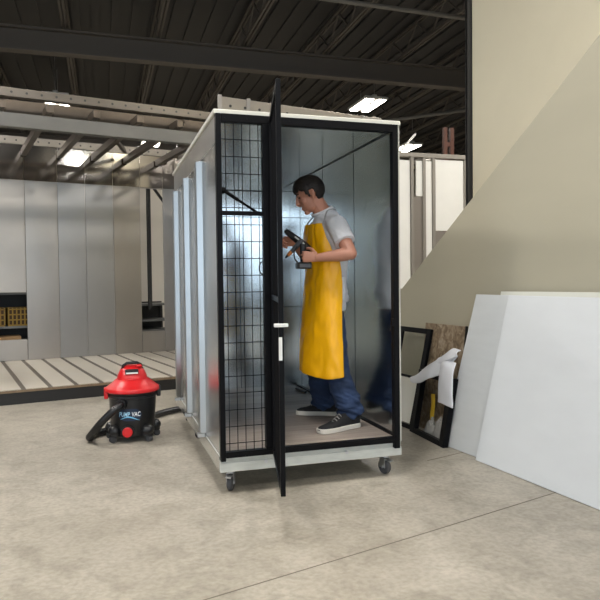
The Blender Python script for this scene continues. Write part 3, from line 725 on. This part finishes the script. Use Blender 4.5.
# drum label with lettering, wrapped on the drum
def wrap(x, z, rad): 
    a = -PI/2+(x-.035)/.2; return Vector((vx+rad*math.cos(a), vy+rad*math.sin(a), z-.03))
DR = lambda z: .186+(.2-.186)*(z-.10)/.30
q = MB(); rows = []
for j in range(9):
    rows.append([wrap(-.10+.20*i/20, .274+(j/4-1)*.052*max(.02, 1-abs(i/10-1)**3)**.5, DR(.27)+.006) for i in range(21)])
q.grid(rows); lb = q.build('drum_label', mat('dark blue label', srgb(22, 40, 66), .35), drum, smooth=True)
q = MB(); rows = []
for j in range(3):
    rows.append([wrap(-.085+.17*i/20, .238+.012*j/2*math.sin(PI*(i+.5)/21)+.014*math.sin(i/20*PI*1.5-.4), DR(.25)+.0085) for i in range(21)])
q.grid(rows); q.build('label_swoosh', mat('pale blue print', srgb(120, 190, 226), .4), lb)
def text_mesh(txt, size):
    c = bpy.data.curves.new('t', 'FONT'); c.body = txt; c.size = size; c.align_x = 'CENTER'; c.extrude = 0; c.offset = size*.016; c.shear = .12; c.resolution_u = 3
    o = bpy.data.objects.new('t', c); COL.objects.link(o)
    dg = bpy.context.evaluated_depsgraph_get(); dg.update(); me = bpy.data.meshes.new_from_object(o.evaluated_get(dg))
    V = [v.co.copy() for v in me.vertices]; F = [tuple(p.vertices) for p in me.polygons]
    bpy.data.objects.remove(o); bpy.data.curves.remove(c); bpy.data.meshes.remove(me); return V, F
for word, x0, mt in (('PUMP', -.045, mat('light blue print', srgb(168, 214, 240), .4)), ('VAC', .052, mat('white print', srgb(240, 242, 244), .4))):
    V, F = text_mesh(word, .040)
    q = MB(); q.add([wrap(v.x*.92+x0, .262+v.y*1.35, DR(.28)+.009) for v in V], F); q.build('label_lettering', mt, lb)

# ================================================================== PERSON
SKIN = mat('skin', srgb(190, 134, 112), .5, var=.05, vscale=12)
HAIRM = mat('dark brown hair', srgb(30, 22, 18), .55, var=.4, vscale=30, vstretch=(1, 1, 6), bump=.3, bscale=60)
SHIRT = mat('white cotton', srgb(224, 224, 228), .85, var=.03, vscale=10, bump=.1, bscale=25)
DENIM = mat('blue denim', srgb(40, 58, 90), .85, var=.35, vscale=7, bump=.25, bscale=30, detail=8)
APR = mat('yellow vinyl', srgb(252, 184, 0), .38, var=.03, vscale=6, bump=.12, bscale=9)
SHOE = mat('black canvas', srgb(22, 22, 25), .75); SOLE = mat('white rubber sole', srgb(218, 214, 204), .6)
F = Vector((-.985, -.17, 0)); Lf = Vector((.17, -.985, 0)); UP = Vector((0, 0, 1))
base = Vector((.985, .60, ZF))
body = MB()
body.tube([(.935, .60, 1.06), (.935, .60, 1.14), (.950, .60, 1.30), (.960, .60, 1.50), (.955, .60, 1.62), (.948, .60, 1.75), (.945, .60, 1.82)], [(.15, .10), (.165, .11), (.14, .10), (.155, .11), (.165, .115), (.165, .095), (.10, .08)], 24, side=Lf, rnd=True)
body.tube([(.945, .60, 1.80), (.915, .603, 1.885), (.865, .605, 1.965)], [.078, .066, .063], 18, rnd=True)
# head
hf = Vector((-.955*.9, .294*.9, -.435)).normalized(); hsd = Vector((-.294, -.955, 0)).normalized(); hu = hf.cross(hsd).normalized()
HC = Vector((.818, .605, 2.012)); HT3 = Matrix((hf, hsd, hu)).transposed()
def hp_(f, s, u): return HC+hf*f+hsd*s+hu*u
body.ell(hp_(-.015, 0, .035), .104, .079, .096, HT3, 28, 18)
body.ell(hp_(.034, 0, -.035), .066, .062, .09, HT3, 24, 14)
body.ell(hp_(.030, 0, -.085), .055, .056, .035, HT3)
body.ell(hp_(.074, 0, -.108), .024, .027, .020, HT3, 14, 10)
body.ell(hp_(.078, 0, .036), .017, .052, .014, HT3, 16, 10)
body.tube([hp_(.092, 0, .026), hp_(.106, 0, .0), hp_(.1165, 0, -.026), hp_(.104, 0, -.036)], [.010, .012, .0145, .012], 12, rnd=True)
for s in (-1, 1):
    body.ell(hp_(.098, s*.013, -.033), .014, .010, .009, HT3, 12, 8)
    body.ell(hp_(.060, s*.042, -.025), .028, .022, .026, HT3, 14, 10)
    body.tube([hp_(-.012, s*.078, .022), hp_(-.026, s*.088, .012), hp_(-.022, s*.087, -.012), hp_(-.008, s*.080, -.032)], [.009, .012, .011, .008], 10, rnd=True)
    body.ell(hp_(-.014, s*.080, -.004), .016, .007, .026, HT3, 12, 8)
body.ell(hp_(.068, 0, -.072), .030, .034, .036, HT3, 16, 10)
body.ell(hp_(.092, 0, -.066), .012, .024, .007, HT3, 14, 8); body.ell(hp_(.090, 0, -.080), .012, .021, .007, HT3, 14, 8)
# arms
sL, eL, wL = Vector((.962, .425, 1.775)), Vector((1.003, .250, 1.555)), Vector((.785, .335, 1.530))
sR, eR, wR = Vector((.945, .78, 1.775)), Vector((.905, .90, 1.53)), Vector((.705, .665, 1.655))
for s_, e_, w_ in ((sL, eL, wL), (sR, eR, wR)):
    body.tube([s_, s_.lerp(e_, .5), e_], [.062, .054, .046], 16, rnd=True)
    body.tube([e_, e_.lerp(w_, .3), e_.lerp(w_, .75), w_], [.045, .047, .035, .029], 16, rnd=True)
# legs inside the jeans
hL, kL, aL = Vector((.935, .51, 1.12)), Vector((.955, .43, .70)), Vector((1.055, .395, .37))
hR, kR, aR = Vector((.925, .69, 1.12)), Vector((.910, .775, .70)), Vector((1.005, .862, .37))
for h_, k_, a_ in ((hL, kL, aL), (hR, kR, aR)):
    body.tube([h_, h_.lerp(k_, .5), k_, k_.lerp(a_, .3), a_], [.095, .08, .06, .058, .04], 16, rnd=True)
    body.tube([a_, a_-UP*.055], [.038, .036], 12, rnd=True)
# hands
def hand(w, d, n, left, curls, tc):
    d = Vector(d).normalized(); n = Vector(n); n = (n-d*n.dot(d)).normalized(); t = n.cross(d) if left else -n.cross(d)
    body.tube([w-d*.015, w+d*.03, w+d*.07, w+d*.098], [(.026, .021), (.034, .019), (.042, .017), (.041, .014)], 16, side=t, rnd=True)
    for i, (off, ln) in enumerate(((.032, .080), (.0105, .088), (-.0115, .082), (-.032, .066))):
        p = w+d*(.094-.006*abs(i-1))+t*off; a = 0; P = [p-d*.015, p]
        for k, c in enumerate(curls):
            a += math.radians(c); p = p+(d*math.cos(a)+n*math.sin(a))*ln*(.42, .32, .26)[k]; P.append(p.copy())
        body.tube(P, [.0095, .0095, .0092, .0085, .0072], 10, rnd=True)
    b = w+d*.022+t*.026+n*.004; p1 = b+(d*.5+t*.62+n*.35).normalized()*.048; p2 = p1+(d*tc[0]+t*tc[1]+n*tc[2]).normalized()*.034; p3 = p2+(d*tc[3]+t*tc[4]+n*tc[5]).normalized()*.028
    body.tube([b, p1, p2, p3], [.017, .0125, .0105, .0085], 12, rnd=True)
hand(wL, (-.93, .30, .10), (.25, .95, -.05), True, (48, 72, 45), (.7, .2, .7, .6, -.1, .8))
hand(wR, (-.93, -.28, .12), (-.25, -.9, -.35), False, (50, 66, 42), (.8, .25, .5, .8, -.1, .5))
p = body.build('person', SKIN, base=base)
remesh(p, .0032, 4, .5)
tag(p, 'dark haired person in white shirt and yellow apron working inside the metal booth', 'person')

def garment(name, mb, m, voxel, sm=4, parent=None):
    o = mb.build(name, m, parent or p); remesh(o, voxel, sm); return o
def wrinkle(o, amp, sc, zs=1.0, weight=None):
    me = o.data; nor = [v.normal.copy() for v in me.vertices]
    for v, n in zip(me.vertices, nor):
        w = v.co+base; k = weight(w) if weight else 1
        d = noise.noise(Vector((w.x*sc, w.y*sc, w.z*sc*zs)))+.5*noise.noise(Vector((w.x*sc*2.1+3, w.y*sc*2.1, w.z*sc*zs*2.3)))
        r = 1-2*abs(noise.noise(Vector((w.x*sc*.7+9, w.y*sc*.7, w.z*sc*zs*1.4+w.x*sc))))
        v.co = v.co+n*(amp*k*(d*.7+r*.6))
    me.update()
# ---- hair: shell around the skull
q = MB(); rows = []; N1, N2 = 30, 60
hc = hp_(-.015, 0, .035)
verts = {}; vs = []; fs = []
def hairr(f, s, u):
    d = Vector((f, s, u)).normalized(); r = 1/math.sqrt((d.x/.104)**2+(d.y/.079)**2+(d.z/.096)**2)
    w = hc+hf*f+hsd*s+hu*u
    lock = .5+.5*noise.noise(Vector((d.x*6, d.y*9, d.z*5)))
    return d*(r+.010+.004*max(0, d.z)+.010*lock+.012*max(0, d.x)*max(0, d.z)*2)
for i in range(N1+1):
    th = PI*i/N1*.86
    for k in range(N2):
        a = 2*PI*k/N2; d = Vector((math.sin(th)*math.cos(a), math.sin(th)*math.sin(a), math.cos(th)))
        vs.append((d, hairr(*d)))
def keep(d):
    f, s, u = d
    r = hairr(f, s, u); F_, S_, U_ = r.x-.015, r.y, r.z+.035
    if F_ > .062: return U_ > .066+.012*math.sin(S_*90)
    if F_ > .030: return U_ > .045-(F_-.062)*-.3
    if F_ > .004: return U_ > .0 - .02*(F_ < .02)
    if F_ > -.038: return U_ > .026
    return U_ > -.070-.25*(F_+.038)*0
ix = {}; V2 = []
def gi(j):
    if j not in ix:
        r = vs[j][1]; ix[j] = len(V2); V2.append(hc+hf*r.x+hsd*r.y+hu*r.z)
    return ix[j]
for i in range(N1):
    for k in range(N2):
        k2 = (k+1) % N2; quad = (i*N2+k, (i+1)*N2+k, (i+1)*N2+k2, i*N2+k2)
        c = (vs[quad[0]][0]+vs[quad[2]][0])/2
        if keep(c.normalized()): fs.append(tuple(gi(j) for j in quad))
q.add(V2, fs); hair = q.build('hair', HAIRM, p, smooth=True)
so = hair.modifiers.new('thick', 'SOLIDIFY'); so.thickness = .022; so.offset = -1
ss = hair.modifiers.new('sub', 'SUBSURF'); ss.levels = 1; ss.render_levels = 1
# brows and eyes
BROW = HAIRM; EYE = mat('eye', srgb(60, 46, 40), .2)
for s in (1, -1):
    q = MB(); q.tube([hp_(.094, s*.016, .037), hp_(.091, s*.034, .043), hp_(.078, s*.052, .036)], [.004, .005, .003], 8, rnd=True); q.build('eyebrow', BROW, p, smooth=True)
    q = MB(); q.ell(hp_(.083, s*.032, .012), .009, .015, .006, HT3, 12, 8); q.build('eye', EYE, p, smooth=True)
q = MB(); q.tube([hp_(.103, -.018, -.0735), hp_(.1055, 0, -.0735), hp_(.103, .018, -.0735), hp_(.096, .026, -.074)], [.002, .003, .003, .0015], 8, rnd=True); q.build('lips', mat('lip', srgb(168, 104, 92), .5), p, smooth=True)
# ---- shirt
q = MB()
q.tube([(.945, .60, 1.14), (.945, .60, 1.20), (.955, .60, 1.30), (.962, .60, 1.50), (.958, .60, 1.62), (.955, .60, 1.75), (.950, .60, 1.825), (.938, .60, 1.875), (.928, .60, 1.895)], [(.188, .120), (.186, .120), (.176, .120), (.182, .130), (.186, .134), (.184, .116), (.140, .100), (.088, .084), (.078, .075)], 28, side=Lf)
for s_, e_, k in ((sL, eL, .62), (sR, eR, .62)):
    end = s_.lerp(e_, k); inn = s_.lerp(Vector((.95, .6, 1.80)), .4)
    q.tube([inn, s_+Vector((0, 0, .0)), s_.lerp(e_, .35), end], [.07, .076, .073, .077], 18)
shirt = garment('t_shirt', q, SHIRT, .0055, 4); wrinkle(shirt, .007, 14, .7)
q = MB(); ring = []
for k in range(25):
    a = 2*PI*k/24; ring.append(Vector((.912, .602, 1.893))+F*(.073*math.cos(a))+Lf*(.072*math.sin(a))+UP*(-.034*math.cos(a)))
q.tube(ring, .011, 8, caps=False); q.build('collar', SHIRT, p, smooth=True)
# shirt tail behind the apron
rows = []
for i in range(9):
    t = i/8; rows.append([Vector((.955+.115*math.sin(a)+.014*math.sin(a*7+i)*t+.02*t, .60-.200*math.cos(a), 1.40-.17*t-.03*math.sin(a*3)*t)) for a in [j*PI/14-.15 for j in range(15)]])
q = MB(); q.grid(rows); o = q.build('shirt_tail', SHIRT, p, smooth=True); so = o.modifiers.new('thick', 'SOLIDIFY'); so.thickness = .004
# ---- jeans
q = MB()
q.tube([(.935, .60, 1.05), (.935, .60, 1.14), (.935, .60, 1.20)], [(.172, .108), (.178, .110), (.165, .105)], 24, side=Lf, rnd=True)
q.tube([hL, hL.lerp(kL, .35), hL.lerp(kL, .7), kL, kL.lerp(aL, .35), kL.lerp(aL, .6), kL.lerp(aL, .74), kL.lerp(aL, .82), kL.lerp(aL, .91), kL.lerp(aL, 1.0)+Vector((.005, 0, -.012))], [.106, .101, .094, .090, .088, .088, .094, .086, .096, .086], 20)
q.tube([hR, hR.lerp(kR, .35), hR.lerp(kR, .7), kR, kR.lerp(aR, .35), kR.lerp(aR, .6), kR.lerp(aR, .75), kR.lerp(aR, .84), kR.lerp(aR, .92), kR.lerp(aR, 1.0)+Vector((.005, 0, -.012))], [.106, .101, .094, .090, .086, .085, .091, .083, .092, .083], 20)
jeans = garment('jeans', q, DENIM, .006, 3); wrinkle(jeans, .009, 9, 1.9, lambda w: 1+1.3*max(0, min(1, (.62-w.z)/.2)))
# ---- apron
def lerpt(tab, z):
    for (z0, *a), (z1, *b) in zip(tab, tab[1:]):
        if z0 >= z >= z1:
            u = (z0-z)/(z0-z1); u = u*u*(3-2*u)*.5+u*.5; return [x+(y-x)*u for x, y in zip(a, b)]
    return tab[-1][1:] if z < tab[-1][0] else tab[0][1:]
#        z     cx    cy    a     b    thNear thFar
TAB = [(1.800, .932, .600, .125, .165, 46, 50), (1.70, .945, .600, .150, .190, 54, 56), (1.60, .955, .600, .156, .200, 66, 66), (1.50, .968, .600, .158, .202, 84, 84),
       (1.42, .965, .600, .160, .204, 88, 92), (1.30, .952, .600, .158, .206, 92, 100), (1.05, .945, .590, .165, .232, 88, 100), (.66, .940, .580, .185, .275, 85, 100)]
q = MB(); rows = []; NZ, NA = 70, 44
for i in range(NZ+1):
    r = []; 
    for j in range(NA+1):
        s = j/NA
        z = 1.79-(1.79-.667)*i/NZ
        cx, cy, a, b, tn, tf = lerpt(TAB, z)
        th = math.radians(-tf+(tn+tf)*s)      # + is the camera side
        low = max(0, (1.45-z)/.8)
        sag = .010*math.sin(th*4.2+z*2.5+.6)*min(1, .35+low)+.014*noise.noise((th*2.2, z*3.3, .5))*min(1, .4+low)+.010*noise.noise((th*5+z*4, z*9-th*3, 2.1))
        ce = math.copysign(abs(math.cos(th))**.85, math.cos(th)); se = math.copysign(abs(math.sin(th))**.85, math.sin(th))
        P = Vector((cx, cy, z))+F*((a+sag)*ce)+Lf*((b+sag*.8)*se)
        if i == NZ: P.z -= .02*math.sin(th*2)
        r.append(P)
    rows.append(r)
q.grid(rows); apr = q.build('apron', APR, p, smooth=True)
so = apr.modifiers.new('thick', 'SOLIDIFY'); so.thickness = .004; so.offset = 1
ss = apr.modifiers.new('sub', 'SUBSURF'); ss.levels = 1; ss.render_levels = 1
STR = mat('grey webbing', srgb(176, 176, 180), .8)
for s, sg in ((.99, 1), (.01, -1)):
    k = rows[0][0] if sg < 0 else rows[0][-1]
    q = MB(); q.tube(crs([k+UP*-.02, k+UP*.03+Vector((.02, 0, 0)), Vector((.915, .60-sg*.115, 1.885)), Vector((.975, .60-sg*.095, 1.90)), Vector((1.015, .60, 1.885))], 5), (.013, .003), 8, side=Lf); q.build('strap', STR, apr, smooth=True)
# ---- shoes
def shoe(toe, heel, ank):
    toe = Vector((*toe, ZF)); heel = Vector((*heel, ZF)); ax = (heel-toe); Ln = ax.length; ax.normalize(); sd = Vector((-ax.y, ax.x, 0))
    st = [(0, .018, .030), (.03, .036, .042), (.10, .049, .052), (.25, .056, .062), (.40, .053, .082), (.52, .046, .108), (.66, .042, .118), (.80, .042, .108), (.92, .040, .112), (.98, .030, .105), (1, .014, .09)]
    q = MB(); vs = []; n = 20
    for s, w, h in st:
        c = toe+ax*(s*Ln)
        for k in range(n):
            a = PI*k/(n-1); vs.append(c+sd*(w*math.cos(a))+UP*(.022+(h-.022)*math.sin(a)**.8))
    fs = [(i*n+k, i*n+k+1, (i+1)*n+k+1, (i+1)*n+k) for i in range(len(st)-1) for k in range(n-1)]+[((i+1)*n, (i+1)*n+n-1, i*n+n-1, i*n) for i in range(len(st)-1)]
    fs += [tuple(range(n)), tuple((len(st)-1)*n+k for k in range(n-1, -1, -1))]
    q.add(vs, fs); o = q.build('shoe', SHOE, p, smooth='auto')
    poly = [toe+ax*(s*Ln)+sd*(w+.005) for s, w, h in st]+[toe+ax*(s*Ln)-sd*(w+.005) for s, w, h in reversed(st)]
    q = MB(); q.prism([v+UP*.001 for v in poly], UP*.034); q.build('sole', SOLE, o, .004)
    for k in range(4):
        s = .34+k*.055; c = toe+ax*(s*Ln); h = .068+k*.014
        q = MB(); q.tube([c+sd*.026+UP*(h*.93), c+UP*(h+.006), c-sd*.026+UP*(h*.93)], .0035, 6); q.build('lace', mat('grey lace', srgb(150, 148, 146), .8), o)
shoe((.752, .262), (1.105, .385), aL); shoe((.80, .97), (1.09, .81), aR)

# ---- cordless tool in the hands
TB = mat('tool black plastic', srgb(26, 26, 29), .4); TG = mat('tool grey plastic', srgb(92, 94, 98), .45); COP = mat('copper tip', srgb(206, 128, 72), .35, .8)
tl = thing('cordless_tool', 'black cordless power tool with copper tip held in both hands', 'power tool', (.70, .43, 1.45))
ta, tb_ = Vector((.755, .455, 1.600)), Vector((.618, .545, 1.728))
q = MB(); q.tube([ta, ta.lerp(tb_, .15), ta.lerp(tb_, .5), ta.lerp(tb_, .8), tb_], [.024, .029, .027, .024, .021], 18, rnd=True); hb = q.build('barrel', TB, tl, smooth='auto')
dd_ = (tb_-ta).normalized()
q = MB(); m_ = ta.lerp(tb_, .42); q.bar(m_-dd_*.045+Vector((-.008, -.028, .008)), m_+dd_*.045+Vector((-.008, -.028, .008)), .014, .010); q.build('barrel_label', WPL, hb, .002)
q = MB(); q.tube([(.706, .43, 1.630), (.702, .425, 1.57), (.704, .42, 1.50)], [(.026, .020), (.023, .018), (.026, .02)], 16, side=(1, 0, 0)); q.build('grip', TB, tl, smooth='auto')
q = MB(); q.box(.650, .758, .385, .458, 1.452, 1.502); bt = q.build('battery', TB, tl, .010)
q = MB(); q.box(.664, .745, .382, .386, 1.462, 1.488); q.build('battery_label', TG, bt)
j0, j1 = Vector((.700, .46, 1.655)), Vector((.590, .495, 1.535))
q = MB(); q.tube([j0, j0.lerp(j1, .35), j0.lerp(j1, .6)], [.020, .019, .015], 14, rnd=True); q.build('nose', TG, tl, smooth='auto')
q = MB(); q.tube([j0.lerp(j1, .6), j0.lerp(j1, .68), j0.lerp(j1, .86)], [.012, .016, .013], 14); q.build('copper_tip', COP, tl, smooth='auto')
q = MB(); q.tube([j0.lerp(j1, .85), j1], [.010, .007], 12); q.build('bit', TB, tl, smooth='auto')
q = MB(); q.tube(crs([(.668, .455, 1.62), (.640, .44, 1.575), (.640, .425, 1.525), (.665, .42, 1.495)], 5), .005, 8); q.build('guard_loop', TB, tl, smooth=True)
# tool left on the booth floor behind
q = MB(); q.cyl((1.14, 2.10, ZF+.012), (1.165, 1.86, ZF+.012), .011, 12)
tag(q.build('black_rod', TB, smooth='auto', base=(1.15, 1.97, ZF)), 'short black rod lying on the booth floor close to its right wall', 'rod')
